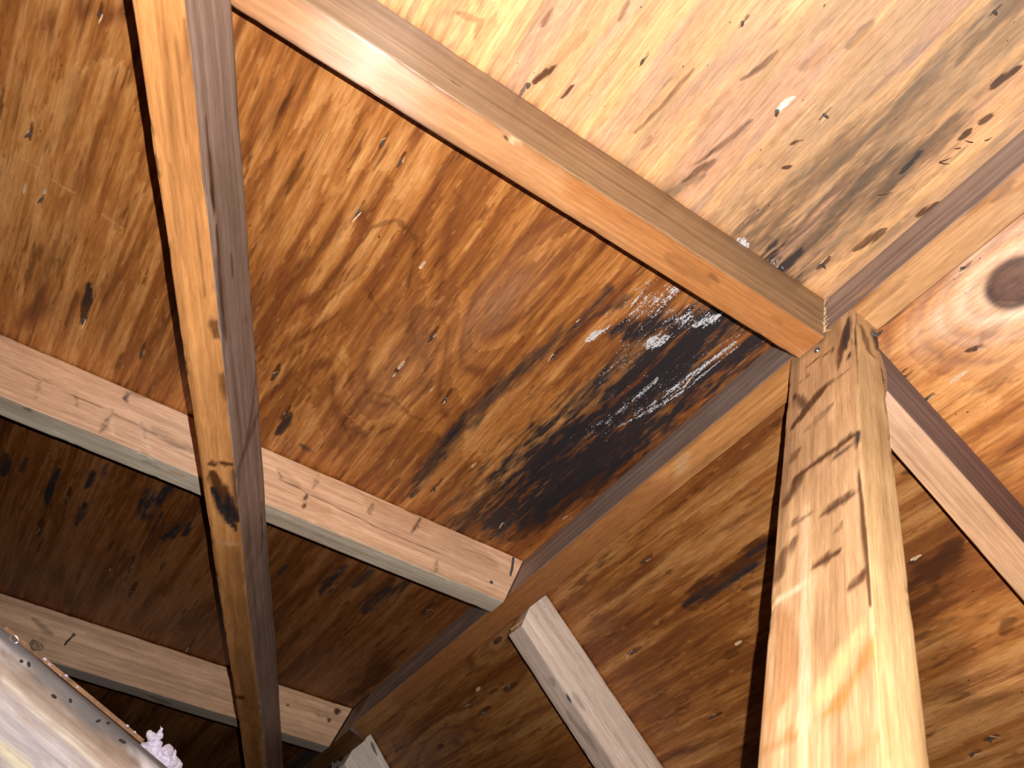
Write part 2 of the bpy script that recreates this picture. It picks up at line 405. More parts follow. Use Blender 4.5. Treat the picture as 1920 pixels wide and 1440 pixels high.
whiteL = [([(1240, 520), (1170, 600), (1090, 650)], 34, 0.42), ([(1360, 560), (1200, 640)], 60, 0.46), ([(1400, 620), (1200, 760), (1080, 830)], 40, 0.40), ([(1390, 645), (1280, 735), (1160, 800)], 5, 0.9), ([(1320, 690), (1240, 760), (1180, 790)], 6, 0.7), ([(1385, 450), (1398, 462)], 11, 0.95), ([(1430, 487), (1470, 505)], 9, 0.6), ([(1500, 520), (1530, 535)], 6, 0.4),
          ([(1250, 540), (1190, 590)], 26, 0.62), ([(1345, 598), (1270, 600)], 26, 0.78), ([(1350, 590), (1300, 612)], 11, 0.98), ([(1255, 580), (1225, 610)], 14, 0.55),
          ([(1145, 610), (1100, 640)], 9, 0.95), ([(1250, 630), (1215, 650)], 11, 0.95), ([(1270, 545), (1230, 570)], 20, 0.75), ([(1120, 600), (1160, 580)], 7, 0.6),
          ([(1380, 640), (1290, 710), (1190, 780)], 7, 0.85), ([(1230, 710), (1140, 790), (1110, 800)], 9, 0.72), ([(1200, 650), (1120, 720)], 22, 0.42),
          ([(1230, 700), (1100, 760)], 16, 0.38), ([(1140, 800), (1060, 840)], 9, 0.35), ([(1180, 640), (1150, 680)], 14, 0.5), ([(1400, 620), (1350, 650)], 14, 0.5)]
brownL += [(grain_px(x, y, 22), 4, 0.75) for x, y in NAILS_M + NAILS_W + NAILS_B + NAILS_F]
sBL, sWL, sNL = px_strokes(blackL, OL, YY, DL), px_strokes(whiteL, OL, YY, DL), px_strokes(brownL, OL, YY, DL)

scratch = [([(18, 278), (50, 302), (80, 324)], 2.0, 0.8), ([(95, 334), (118, 350), (140, 362)], 2.6, 0.9), ([(190, 402), (212, 415), (228, 427)], 2.2, 0.8), ([(100, 445), (125, 452)], 1.2, 0.6), ([(195, 484), (206, 505)], 1.5, 0.6), ([(262, 505), (275, 522)], 1.5, 0.5), ([(640, 770), (700, 815)], 1.0, 0.5), ([(330, 855), (395, 880)], 1.2, 0.4)]
sSC = px_strokes(scratch, OL, YY, DL)

def colL(X, Y):
    c = veneer(X, Y, 21, LIGHT, MID, DARK, knL, 9.0)
    k = (1 - sstep(0.02, 0.06, X))[..., None]
    pk = sstep(0.56, 0.72, fbm(X * 5, Y * 40, 91))[..., None]
    c = lerp(c, c * 0.95 + lerp(np.array([0.29, 0.235, 0.145]), np.array([0.30, 0.23, 0.175]), pk), k)  # paler near bay, with its sheen from the flash added into the colour
    c = lerp(c, LIGHT * 1.15, stroke_field(X, Y, sSC, 37, 0.4)[..., None] * 0.75)
    # beyond the second rafter the veneer is darker and redder
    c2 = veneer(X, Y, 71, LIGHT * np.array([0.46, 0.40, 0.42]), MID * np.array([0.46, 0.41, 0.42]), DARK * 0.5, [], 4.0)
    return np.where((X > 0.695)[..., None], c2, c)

def mskL(X, Y):
    return np.stack([stroke_field(X, Y, sBL, 31, 1.6, 0.0, 1.75), stroke_field(X, Y, sWL, 33), stroke_field(X, Y, sNL, 35)], -1)

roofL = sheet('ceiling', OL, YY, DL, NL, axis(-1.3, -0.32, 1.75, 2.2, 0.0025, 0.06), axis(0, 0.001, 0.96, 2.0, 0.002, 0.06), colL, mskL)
tag(roofL, 'large plywood roof slope on the left with black and white mould beside the ridge', 'ceiling', None, 'structure')

knR = [kn(1905, 530, OR, -YY, DR, 0.085, 0.060, 3.0, 0.027, 1.3), kn(933, 1201, OR, -YY, DR, 0.06, 0.02, 1.8, 0.011, 0.1),  # pale halo round the large knot paints a white sheen into the veneer
       kn(826, 1400, OR, -YY, DR, 0.10, 0.035, 2.0, 0.010, 0.12), kn(1830, 560, OR, -YY, DR, 0.09, 0.035, 1.0, 0, 0.8)]
blackR = [([(1430, 1050), (1350, 1100), (1280, 1135)], 7, 0.75), ([(1450, 1010), (1400, 1045)], 6, 0.7)]
brownR = [([(1440, 1010), (1380, 1065), (1285, 1135)], 20, 0.85), ([(1470, 1075), (1390, 1105)], 8, 0.6), ([(1800, 1010), (1730, 1080), (1700, 1110)], 22, 0.75),
          ([(1760, 1100), (1700, 1150)], 17, 0.7), ([(1900, 1160), (1880, 1190)], 13, 0.6), ([(1700, 1180), (1850, 1150)], 10, 0.45),
          ([(1830, 650), (1810, 660)], 4, 0.9), ([(1700, 690), (1690, 700)], 4, 0.8), ([(1900, 690), (1820, 740)], 8, 0.4), ([(1900, 860), (1800, 890)], 9, 0.4),
          ([(1910, 1300), (1750, 1340)], 8, 0.4), ([(1890, 600), (1840, 640)], 12, 0.4), ([(1180, 1000), (1100, 1080)], 8, 0.35), ([(980, 1350), (960, 1380)], 6, 0.5),
          ([(1300, 1200), (1180, 1260)], 10, 0.3), ([(1720, 880), (1690, 890)], 8, 0.7)]
brownR += [(grain_px(x, y, 18), 4, 0.7) for x, y in NAILS_R + NAILS_Q]
sBR, sNR = px_strokes(blackR, OR, -YY, DR), px_strokes(brownR, OR, -YY, DR)

def colR(X, Y):
    c = veneer(X, Y, 57, LIGHT * 0.92, MID * 0.9, DARK * 0.95, knR, 5.0)
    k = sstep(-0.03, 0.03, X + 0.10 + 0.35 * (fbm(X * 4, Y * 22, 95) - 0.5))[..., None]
    c = lerp(c * 0.80, c * 1.30, k)  # near end lightened, rest darkened: flash falloff put into the colour
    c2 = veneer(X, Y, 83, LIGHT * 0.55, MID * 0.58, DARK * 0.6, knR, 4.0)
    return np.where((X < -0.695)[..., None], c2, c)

def mskR(X, Y):
    return np.stack([stroke_field(X, Y, sBR, 41, 1.2, 0.1, 1.5), 0 * X, stroke_field(X, Y, sNR, 45)], -1)

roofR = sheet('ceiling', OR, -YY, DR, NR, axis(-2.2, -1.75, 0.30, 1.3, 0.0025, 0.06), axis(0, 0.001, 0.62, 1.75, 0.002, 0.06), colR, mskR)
tag(roofR, 'plywood roof slope on the right of the ridge with a large dark-eyed knot', 'ceiling', None, 'structure')

# ------------------------------------------------------------------ sticks of framing lumber
def beam(name, O, ex, ey, ez, x0, x1, yr, zr, tint, strokes=(), seed=1, cut0=None, cut1=None, r=0.0022, dx=0.006, dt=0.0035,
         wob=0.0012, rag=0.0012, mat=None, parent=None, mottled=0.5, edge=0.6, contrast=1.0, bend=None, knots=(), local=False):
    """one stick: fibre along local X. tint = dict of face -> linear colour. strokes = [(face, kind, pts_px, half width px, strength)]"""
    if np.dot(np.cross(ex, ey), ez) < 0:       # keep the local frame right-handed
        ey = -ey; yr = (-yr[1], -yr[0]); sw = {'+y': '-y', '-y': '+y'}
        tint = {sw.get(k, k): v for k, v in tint.items()}
        strokes = [(sw.get(t[0], t[0]), *t[1:]) for t in strokes]
        knots = [(sw.get(t[0], t[0]), *t[1:]) for t in knots]
    ya, yb = yr; za, zb = zr
    ring = []          # y, z, face, t across the face, corner flag
    def side(p, q, face):
        L = math.hypot(q[0] - p[0], q[1] - p[1]); n = max(2, int(round(L / dt)))
        for i in range(n + 1):
            f = i / n
            ring.append((p[0] + (q[0] - p[0]) * f, p[1] + (q[1] - p[1]) * f, face, 0.0))
    def corner(cy, cz, a0, fa, fb):
        for i in (1, 2, 3):
            a = a0 + math.pi / 2 * i / 4
            ring.append((cy + r * math.cos(a), cz + r * math.sin(a), fa if i < 2 else fb, 1.0))
    side((ya + r, za), (yb - r, za), '-z'); corner(yb - r, za + r, -math.pi / 2, '-z', '+y')
    side((yb, za + r), (yb, zb - r), '+y'); corner(yb - r, zb - r, 0, '+y', '+z')
    side((yb - r, zb), (ya + r, zb), '+z'); corner(ya + r, zb - r, math.pi / 2, '+z', '-y')
    side((ya, zb - r), (ya, za + r), '-y'); corner(ya + r, za + r, math.pi, '-y', '-z')
    m = len(ring)
    ry = np.array([p[0] for p in ring]); rz = np.array([p[1] for p in ring]); fc = np.array([p[2] for p in ring]); cn = np.array([p[3] for p in ring])
    n = int(round((x1 - x0) / dx)) + 1
    f = np.linspace(0, 1, n)[:, None]
    xa = np.array([cut0(y, z) if cut0 else x0 for y, z in zip(ry, rz)])[None]
    xb = np.array([cut1(y, z) if cut1 else x1 for y, z in zip(ry, rz)])[None]
    X = xa + (xb - xa) * f
    Yv = np.repeat(ry[None], n, 0); Zv = np.repeat(rz[None], n, 0)
    # sawn surface: gentle waviness of faces, chipped arrises
    cy, cz = (ya + yb) / 2, (za + zb) / 2
    wy = (fbm(X * 9, Yv * 4 + 3, seed, 3) - 0.5) * 2 * wob; wz = (fbm(X * 8 + 40, Zv * 4, seed + 1, 3) - 0.5) * 2 * wob
    isy = np.isin(fc, ['+y', '-y'])[None]
    Y2 = Yv + np.where(isy, wy, 0); Z2 = Zv + np.where(~isy, wz, 0)
    Z2 = np.where(np.repeat((fc == '+z')[None], n, 0), Zv, Z2) if not local else Z2
    chip = sstep(0.55, 0.85, fbm(X * 22, Yv * 30 + Zv * 50, seed + 2)) * cn[None] * rag
    Y2 -= np.sign(Yv - cy) * chip; Z2 -= np.sign(Zv - cz) * chip
    if bend is not None:
        by, bz = bend(X); Y2 = Y2 + by; Z2 = Z2 + bz
    v = np.stack([X, Y2, Z2], -1).reshape(-1, 3)
    idx = np.arange(n * m).reshape(n, m); nx = np.roll(idx, -1, 1)
    q = np.stack([idx[:-1], nx[:-1], nx[1:], idx[1:]], -1).reshape(-1, 4).tolist()
    # flip so that normals point outwards
    q = [[a, d, c, b] for a, b, c, d in q]
    q.append(idx[0].tolist()); q.append(idx[-1, ::-1].tolist())
    me = bpy.data.meshes.new(name)
    me.from_pydata(v.tolist(), [], q)
    sm = np.ones(len(q), bool); sm[-2:] = False
    me.polygons.foreach_set('use_smooth', sm)
    me.set_sharp_from_angle(angle=1.0)
    # colour
    colr = np.zeros((n, m, 3)); mask = np.zeros((n, m, 3))
    planes = {'-z': (O + ez * za, ex, ey), '+z': (O + ez * zb, ex, ey), '-y': (O + ey * ya, ex, ez), '+y': (O + ey * yb, ex, ez)}
    for face in ('-z', '+y', '+z', '-y'):
        s = fc == face
        A = X[:, s]; B = (Yv if face in ('-z', '+z') else Zv)[:, s]
        fs = seed * 7 + {'-z': 0, '+y': 1, '+z': 2, '-y': 3}[face]
        base = np.array(tint.get(face, tint.get('*', ORANGE)))
        big = fbm(A * 3.2, B * 14, fs) - 0.5; st = fbm(A * 2.0, B * 120, fs + 1) - 0.5; ml = fbm(A * 18, B * 40, fs + 2) - 0.5
        g = fbm(A * 0.8, B * 10, fs + 3, 2) * 5 + B * 60
        lat = 0.5 + 0.5 * np.sin(2 * np.pi * g)
        val = 1 + contrast * (mottled * 0.9 * big + 0.75 * st + mottled * 0.6 * ml - 0.16 * (lat ** 3))
        c = base * np.clip(val, 0.25, 1.8)[..., None] ** np.array([1.0, 1.12, 1.25])
        O2, ea, eb = planes[face]
        for kp, rr, dk in [(k[1], k[2], k[3]) for k in knots if k[0] == face]:
            a, b, dep = hit(kp[0], kp[1], O2, ea, eb); rad = rr * dep / FPX
            d = np.hypot((A - a) * 0.6, B - b) / rad
            c = lerp(c, np.array(dk), (0.85 * (1 - sstep(0.5, 1.1, d + 0.3 * ml)))[..., None])
            c = c * (1 - 0.35 * np.exp(-((d - 1.5) / 0.35) ** 2))[..., None]
        # darker arrises
        if face in ('-z', '+z'): e = np.minimum(B - ya, yb - B)
        else: e = np.minimum(B - za, zb - B)
        c = c * (1 - edge * 0.35 * np.exp(-e / 0.003) * (0.4 + fbm(A * 10, B * 5, fs + 4)))[..., None]
        for ch, kind in enumerate(('black', 'white', 'brown')):
            L = [(p, w, t) for fa, kd, p, w, t in strokes if fa == face and isinstance(kd, str) and kd == kind]
            if L: mask[:, s, ch] = stroke_field(A, B, px_strokes(L, O2, ea, eb), fs + 10 + ch, 0.7)
        for fa, kd, p, w, t in strokes:          # patches with a given colour, painted shade and glare included
            if fa == face and not isinstance(kd, str):
                mm = stroke_field(A, B, px_strokes([(p, w, t)], O2, ea, eb), fs + 20, 0.8)
                c = lerp(c, np.array(kd), mm[..., None])
        colr[:, s] = c
    set_attr(me, 'col', colr.reshape(-1, 3)); set_attr(me, 'mask', mask.reshape(-1, 3))
    return link(name, me, mat or LUMBER, parent, frame(O, ex, ey, ez))

ORANGE = np.array([0.50, 0.225, 0.075]); TAN = np.array([0.48, 0.30, 0.165]); GREY = np.array([0.25, 0.185, 0.16]); PINK = np.array([0.60, 0.37, 0.24]); BROWN = np.array([0.36, 0.16, 0.055])
XX = V(1, 0, 0); ZZ = V(0, 0, 1)

# ridge board: two lengths butted end to end, the far one set a little lower
ridge = beam('ridge_board', V(0, 0, 0), YY, -XX, ZZ, -1.2, 1.25, (-T, T), (0, 0.089),
             {'+y': GREY * 1.3, '-z': BROWN * 1.2, '*': ORANGE},
             [('-z', 'brown', [(1700, 520), (1640, 570)], 8, 0.4), ('-z', (0.30, 0.115, 0.04), [(1230, 920), (1050, 1070), (880, 1210), (760, 1320)], 60, 0.8), ('-z', (0.58, 0.33, 0.16), [(1900, 380), (1720, 520), (1620, 610)], 40, 0.7), ('-z', 'brown', [(1900, 340), (1860, 380)], 8, 0.5), ('-z', TAN * 1.1, [(1290, 850), (1270, 885)], 12, 0.6),
              ('+y', TAN * 1.2, [(1640, 530), (1600, 560)], 10, 0.6), ('-z', 'brown', [(1430, 780), (1200, 960)], 8, 0.35)],
             seed=3, local=True, r=0.0012, bend=lambda X: (0 * X, -0.001 * np.sin(X * 4)))
tag(ridge, 'long ridge board running up the middle under the peak, grey side and brown underside', 'roof beam')
ridge2 = beam('ridge_board', V(0, 0, -0.008), YY, -XX, ZZ, 1.252, 2.19, (-T, T), (0, 0.089), {'+y': GREY * 0.7, '*': BROWN * 0.45}, seed=4, local=True)
tag(ridge2, 'dark far length of ridge board butted on at the bottom of the photo', 'roof beam')

def rafter(y, side, depth, tint, strokes, seed, label, w=0.0386, L=None, knots=(), **k):
    O, D, N, th = (OL, DL, NL, THL) if side == 'L' else (OR, DR, NR, THR)
    L = L or (1.9 if side == 'L' else 1.6)
    tn = math.tan(th); gap = 0.0022
    b = beam('rafter', O + YY * y - N * 0.0012, D, YY, N, 0.0, L, (0, w), (-depth, 0.0), tint, strokes, seed, cut0=lambda yy, z: -(z - 0.0012) * tn + gap / math.cos(th), knots=knots, **k)
    return b

G_L, G_R = 'rafters on the left slope', 'rafters on the right slope'
r1 = rafter(0.0357, 'L', 0.0964, {'-z': ORANGE * 0.86 + np.array([0.04, 0.03, 0.03]), '-y': TAN * 0.82},
            [('-z', 'brown', [(1100, 330), (1130, 350)], 8, 0.35), ('-z', 'brown', [(1250, 480), (1330, 530)], 20, 0.35), ('-z', (0.40, 0.155, 0.045), [(1080, 350), (1300, 500), (1560, 660)], 52, 0.75), ('-z', 'brown', [(1330, 510), (1345, 530)], 9, 0.5), ('-z', 'brown', [(1440, 590), (1470, 610)], 10, 0.4), ('-z', 'brown', [(1110, 360), (1300, 470), (1420, 540)], 5, 0.4), ('-y', 'brown', [(850, 152), (866, 160)], 5, 0.95), ('-y', 'brown', [(1000, 240), (1060, 275)], 10, 0.35),
             ('-y', 'brown', [(940, 205), (920, 198)], 4, 0.5), ('-z', (0.75, 0.48, 0.27), [(950, 260), (972, 262)], 6, 0.7), ('-z', 'brown', [(945, 258), (952, 259)], 4, 0.9), ('-y', 'brown', [(1480, 555), (1530, 590)], 14, 0.35)], 11, '', mat=GLOSS)
tag(r1, 'rafter crossing the top, with a shiny glare patch, meeting the ridge at the post', 'rafter')
r2 = rafter(0.6778, 'L', 0.0910, {'-z': np.array([0.58, 0.49, 0.385]), '-y': np.array([0.86, 0.54, 0.35])},
            [('-y', 'brown', [(235, 735), (270, 745)], 9, 0.5), ('-y', 'brown', [(65, 710), (105, 712)], 4, 0.4), ('-y', 'brown', [(75, 715), (65, 750)], 5, 0.4), ('-y', 'brown', [(143, 740), (146, 765)], 5, 0.5),
             ('-y', 'brown', [(212, 770), (190, 810)], 8, 0.55), ('-y', 'brown', [(265, 790), (275, 840)], 5, 0.4), ('-y', 'brown', [(285, 800), (340, 840)], 12, 0.4), ('-y', 'brown', [(345, 830), (365, 850)], 10, 0.4),
             ('-y', 'brown', [(575, 925), (568, 955)], 4, 0.9), ('-y', 'brown', [(600, 890), (585, 915)], 7, 0.5), ('-y', 'brown', [(785, 980), (770, 1000)], 5, 0.6), ('-y', 'brown', [(820, 1050), (815, 1080)], 5, 0.5), ('-y', 'brown', [(520, 880), (560, 910)], 10, 0.35),
             ('-z', 'brown', [(45, 765), (60, 772)], 7, 0.6), ('-z', (0.5, 0.28, 0.08), [(318, 884), (348, 894)], 4, 0.9), ('-z', 'brown', [(265, 862), (300, 880)], 8, 0.4), ('-y', 'brown', [(0, 678), (180, 760), (350, 845)], 2.2, 0.6), ('-y', 'brown', [(500, 888), (700, 985), (930, 1085)], 2.2, 0.6), ('-y', (0.62, 0.34, 0.19), [(690, 940), (800, 990), (930, 1060)], 20, 0.55), ('-y', (0.62, 0.34, 0.2), [(570, 940), (620, 960)], 14, 0.5), ('-y', 'brown', [(800, 960), (780, 985), (760, 1010)], 4, 0.7), ('-y', 'brown', [(700, 945), (690, 965)], 6, 0.55), ('-y', 'brown', [(240, 740), (232, 755)], 5, 0.8), ('-y', (0.95, 0.7, 0.5), [(205, 775), (212, 815)], 4, 0.8), ('-y', (0.95, 0.7, 0.5), [(265, 800), (278, 842)], 4, 0.7), ('-y', 'brown', [(520, 885), (530, 900)], 5, 0.7)], 17, '', mottled=0.5, contrast=0.75)
tag(r2, 'pale rafter with gouged side and grey underside crossing behind the diagonal brace at mid height', 'rafter')
r3 = rafter(1.3341, 'L', 0.0910, {'-z': np.array([0.46, 0.38, 0.33]), '-y': np.array([0.80, 0.50, 0.32])},
            [('-y', 'brown', [(60, 1160), (100, 1190)], 6, 0.5), ('-y', 'brown', [(160, 1190), (300, 1240)], 4, 0.4), ('-y', 'brown', [(632, 1335)], 7, 0.95), ('-y', 'brown', [(617, 1350)], 7, 0.95), ('-y', 'brown', [(540, 1322)], 4, 0.8), ('-z', 'brown', [(280, 1305), (320, 1320)], 8, 0.6), ('-y', 'brown', [(595, 1330), (600, 1345)], 8, 0.4)], 19, '', contrast=0.8)
tag(r3, 'far rafter low on the left with nail holes beside the ridge', 'rafter')
q1 = rafter(0.0274, 'R', 0.0836, {'-y': np.array([0.22, 0.125, 0.11]), '-z': np.array([0.55, 0.31, 0.17])},
            [('-z', 'brown', [(1690, 740), (1790, 860), (1900, 990)], 8, 0.35), ('-z', 'black', [(1720, 800), (1850, 990)], 30, 0.07)], 23, '')
tag(q1, 'rafter running down to the right from behind the post, purple-brown side', 'rafter')
q2 = rafter(0.6782, 'R', 0.0836, {'-y': np.array([0.86, 0.72, 0.62]), '-z': np.array([0.56, 0.42, 0.35])},  # pale side tint has the fibre highlight painted in
            [('-z', 'black', [(1063, 1305), (1072, 1315)], 6, 0.9), ('-y', 'brown', [(1075, 1300), (1095, 1330)], 10, 0.4), ('-z', 'brown', [(1030, 1270), (1040, 1285)], 10, 0.4), ('-z', 'brown', [(1060, 1330), (1120, 1410)], 9, 0.45), ('-y', 'brown', [(1003, 1155)], 4, 0.7), ('-y', 'brown', [(1010, 1130), (1025, 1140)], 3, 0.5)], 29, '', contrast=0.55)
tag(q2, 'pale whitish rafter running down from the ridge at bottom centre', 'rafter')
q3 = rafter(1.32, 'R', 0.0836, {'*': np.array([0.86, 0.76, 0.68])}, [('-y', 'brown', [(695, 1390), (706, 1415)], 4, 0.8), ('-y', 'black', [(733, 1432), (740, 1430)], 4, 0.9)], 37, '', contrast=0.4)
tag(q3, 'short visible end of a whitish rafter at the bottom edge below the dark ridge length', 'rafter')

# king post under the ridge
post = beam('king_post', V(0, 0, -0.0013), -ZZ, YY, XX, 0.0, 1.449, (0, 0.089), (-T, T),
            {'-z': np.array([0.60, 0.37, 0.20]), '-y': np.array([0.58, 0.37, 0.185]), '*': ORANGE},
             [('-z', 'black', [(1592, 595), (1588, 620), (1585, 655)], 7, 0.95), ('-z', 'brown', [(1586, 610), (1572, 690)], 11, 0.75), ('-z', 'brown', [(1545, 730), (1520, 755), (1488, 800)], 17, 0.9), ('-z', 'brown', [(1515, 770), (1490, 740)], 14, 0.75),
              ('-z', 'brown', [(1595, 690), (1560, 715), (1520, 745)], 9, 0.6), ('-z', 'brown', [(1604, 812), (1570, 840), (1530, 868), (1485, 905)], 14, 0.9), ('-z', 'black', [(1608, 808), (1606, 838)], 6, 0.95), ('-z', 'black', [(1592, 838), (1566, 858)], 9, 0.75), ('-z', 'brown', [(1510, 880), (1470, 950)], 20, 0.7),
              ('-z', 'brown', [(1605, 920), (1570, 945), (1540, 965)], 16, 0.75), ('-z', 'brown', [(1575, 1030), (1545, 1050), (1520, 1062)], 15, 0.9), ('-z', 'brown', [(1618, 1075), (1605, 1090), (1588, 1112)], 17, 0.8), ('-z', 'brown', [(1608, 880), (1616, 960), (1632, 1140)], 6, 0.8), ('-z', 'brown', [(1490, 1010), (1465, 1050), (1455, 1090)], 22, 0.62),
              ('-z', 'brown', [(1560, 760), (1510, 810)], 16, 0.5), ('-z', 'brown', [(1500, 840), (1480, 870)], 16, 0.6), ('-z', 'brown', [(1520, 700), (1495, 720)], 10, 0.55), ('-z', 'black', [(1562, 650), (1558, 665)], 4, 0.8), ('-z', 'brown', [(1530, 960), (1470, 990)], 10, 0.55), ('-z', 'brown', [(1580, 980), (1560, 1005)], 12, 0.5),
              ('-z', (0.50, 0.205, 0.06), [(1642, 1195), (1615, 1240), (1585, 1300), (1545, 1345)], 22, 0.85), ('-z', (0.50, 0.205, 0.06), [(1645, 1385), (1590, 1420)], 14, 0.7), ('-z', (0.80, 0.52, 0.25), [(1610, 1180), (1570, 1260), (1500, 1350)], 26, 0.7), ('-z', (0.78, 0.56, 0.38), [(1512, 950), (1508, 1200), (1506, 1440)], 11, 0.75), ('-z', (0.82, 0.62, 0.42), [(1445, 1138), (1480, 1110), (1535, 1085)], 7, 0.9),
              ('-z', (0.42, 0.19, 0.075), [(1462, 1150), (1475, 1250), (1465, 1320)], 30, 0.7), ('-z', (0.42, 0.18, 0.06), [(1428, 1405), (1490, 1375)], 15, 0.75), ('-z', (0.45, 0.2, 0.07), [(1430, 1300), (1450, 1380)], 10, 0.6), ('-y', 'black', [(1638, 618), (1645, 655)], 10, 0.85), ('-y', 'brown', [(1615, 610), (1632, 660), (1645, 675)], 12, 0.7), ('-y', 'brown', [(1657, 740), (1672, 800), (1680, 900)], 9, 0.6), ('-y', 'brown', [(1606, 585), (1604, 660), (1606, 740)], 5, 0.75),
              ('-z', 'black', [(1592, 665), (1590, 672)], 5, 0.9), ('-z', 'brown', [(1500, 700), (1530, 675), (1560, 655)], 5, 0.75), ('-y', (0.44, 0.22, 0.09), [(1640, 1180), (1660, 1300), (1665, 1440)], 8, 0.6)], seed=43, local=True, contrast=0.95, r=0.003, rag=0.003, wob=0.0007, mottled=0.8)
tag(post, 'upright orange-stained king post on the right standing under the ridge board', 'post')

# diagonal brace crossing on the left
SD = V(0.3763934, 0.9157869, 0.1402228); SA = V(-0.87292012, 0.40126286, -0.27748619); SB = V(-0.31038441, -0.01795932, 0.95044147)
SP = V(-0.60756359, 0.03500108, -0.3564711)
brace = beam('brace', SP, SD, -SA, SB, -0.85, 1.52, (-0.038, 0), (0, 0.089),
             {'-z': np.array([0.56, 0.255, 0.088]), '+y': np.array([0.32, 0.235, 0.20]), '*': ORANGE},
             [('-z', 'brown', [(345, 40), (350, 140)], 7, 0.5), ('-z', 'brown', [(400, 600), (415, 640)], 14, 0.7), ('-z', 'brown', [(420, 700), (430, 760)], 12, 0.65), ('-z', 'brown', [(392, 872), (415, 868), (440, 872)], 9, 0.8), ('-z', 'brown', [(400, 890), (425, 940), (440, 975)], 20, 0.95), ('-z', 'black', [(398, 915), (412, 950), (440, 992)], 11, 0.95), ('-z', 'black', [(430, 930), (442, 975)], 12, 0.75), ('-z', 'brown', [(432, 1030), (455, 1200), (480, 1440)], 26, 0.42), ('-z', 'brown', [(330, 60), (350, 300), (385, 560)], 4, 0.5), ('-z', 'brown', [(290, 150), (330, 420), (360, 600)], 4, 0.35),
              ('-z', 'black', [(438, 880), (447, 950)], 7, 0.6), ('-z', (0.62, 0.34, 0.17), [(402, 1018), (445, 1022)], 5, 0.7), ('-z', 'brown', [(440, 1190), (450, 1350)], 18, 0.35), ('-z', 'brown', [(448, 1308)], 12, 0.8), ('-z', 'brown', [(320, 300), (350, 520)], 5, 0.35), ('-z', 'brown', [(370, 650), (390, 800)], 10, 0.3),
              ('+y', 'brown', [(385, 220), (395, 300), (402, 400)], 9, 0.8), ('+y', 'brown', [(405, 420), (415, 560), (425, 640)], 9, 0.7), ('+y', 'brown', [(432, 470), (436, 520)], 8, 0.6), ('+y', (0.16, 0.10, 0.085), [(480, 700), (470, 790), (450, 880), (448, 930)], 10, 0.8), ('+y', 'brown', [(430, 240), (440, 300)], 8, 0.35), ('+y', 'black', [(405, 480), (420, 640), (425, 700)], 9, 0.35), ('+y', 'brown', [(455, 600), (480, 590)], 14, 0.4), ('+y', 'black', [(490, 760), (465, 830), (440, 900)], 12, 0.45), ('+y', 'black', [(492, 945), (493, 1030)], 2, 0.9),
              ('+y', (0.34, 0.25, 0.21), [(420, 60), (440, 230)], 14, 0.5), ('+y', 'black', [(396, 330), (398, 380)], 3, 0.7)],
             seed=51, local=True, r=0.0025, rag=0.002, wob=0.0022, mottled=0.55)
tag(brace, 'diagonal brace running top to bottom on the left, orange underside and grey side', 'brace')

# ceiling tie low in the left corner
JD = V(1, 0.12, 0); JD /= np.linalg.norm(JD)
JN = V(0.12, -1, -0.18); JN -= JD * (JN @ JD); JN /= np.linalg.norm(JN)
JU = np.cross(JD, -JN)
JU = JU if JU[2] > 0 else -JU
JO = CAM + ray(0, 1170) * 0.62
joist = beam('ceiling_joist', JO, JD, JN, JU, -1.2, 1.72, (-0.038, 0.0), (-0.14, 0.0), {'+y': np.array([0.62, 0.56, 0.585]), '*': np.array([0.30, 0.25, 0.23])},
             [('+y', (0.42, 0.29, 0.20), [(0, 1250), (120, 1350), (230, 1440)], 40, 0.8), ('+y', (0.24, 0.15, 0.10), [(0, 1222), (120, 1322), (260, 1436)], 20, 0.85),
              ('+y', (0.09, 0.078, 0.085), [(-60, 1128), (0, 1180), (120, 1282), (280, 1410), (340, 1460)], 22, 0.97), ('+y', 'brown', [(0, 1225), (120, 1325), (260, 1436)], 22, 0.28),  # dark grey band paints the shading of the rounded top edge
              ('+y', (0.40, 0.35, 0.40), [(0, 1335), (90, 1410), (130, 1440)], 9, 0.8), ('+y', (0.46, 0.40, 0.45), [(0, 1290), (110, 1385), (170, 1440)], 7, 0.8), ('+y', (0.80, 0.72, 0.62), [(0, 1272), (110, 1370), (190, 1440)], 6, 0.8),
              ('+y', (0.86, 0.78, 0.55), [(0, 1396), (60, 1445)], 11, 0.85), ('+y', (0.42, 0.37, 0.42), [(0, 1370), (80, 1440)], 8, 0.6)],  # pale yellow patch is a painted glare streak
             seed=61, local=True, r=0.006, contrast=0.8, mottled=0.15, rag=0.002)
tag(joist, 'weathered grey timber close by in the bottom left corner, streaky and overexposed', 'beam')

# ------------------------------------------------------------------ room shell beyond
def slab(name, verts, faces, mat, label, cat):
    me = bpy.data.meshes.new(name); me.from_pydata(verts, [], faces)
    o = link(name, me, mat); tag(o, label, cat, None, 'structure'); return o
fz = -1.45
slab('floor', [(-2, -1.4, fz), (1.7, -1.4, fz), (1.7, 2.25, fz), (-2, 2.25, fz), (-2, -1.4, fz - .02), (1.7, -1.4, fz - .02), (1.7, 2.25, fz - .02), (-2, 2.25, fz - .02)],
     [(0, 1, 2, 3), (7, 6, 5, 4), (0, 4, 5, 1), (1, 5, 6, 2), (2, 6, 7, 3), (3, 7, 4, 0)], FLOORM, 'attic floor below the frame', 'floor')
gx = [(-1.9, fz), (1.6, fz), (1.6, ZAR - (1.6 - T) * sR / cR), (T, ZAR), (-T, ZAL), (-1.9, ZAL - (1.9 - T) * sL / cL)]
gv = [(x, 2.2, z) for x, z in gx] + [(x, 2.22, z) for x, z in gx]
slab('wall_back', gv, [tuple(range(6)), tuple(range(11, 5, -1))] + [(i, i + 6, (i + 1) % 6 + 6, (i + 1) % 6) for i in range(6)], GABLE, 'dark gable end wall beyond the far rafter', 'wall')

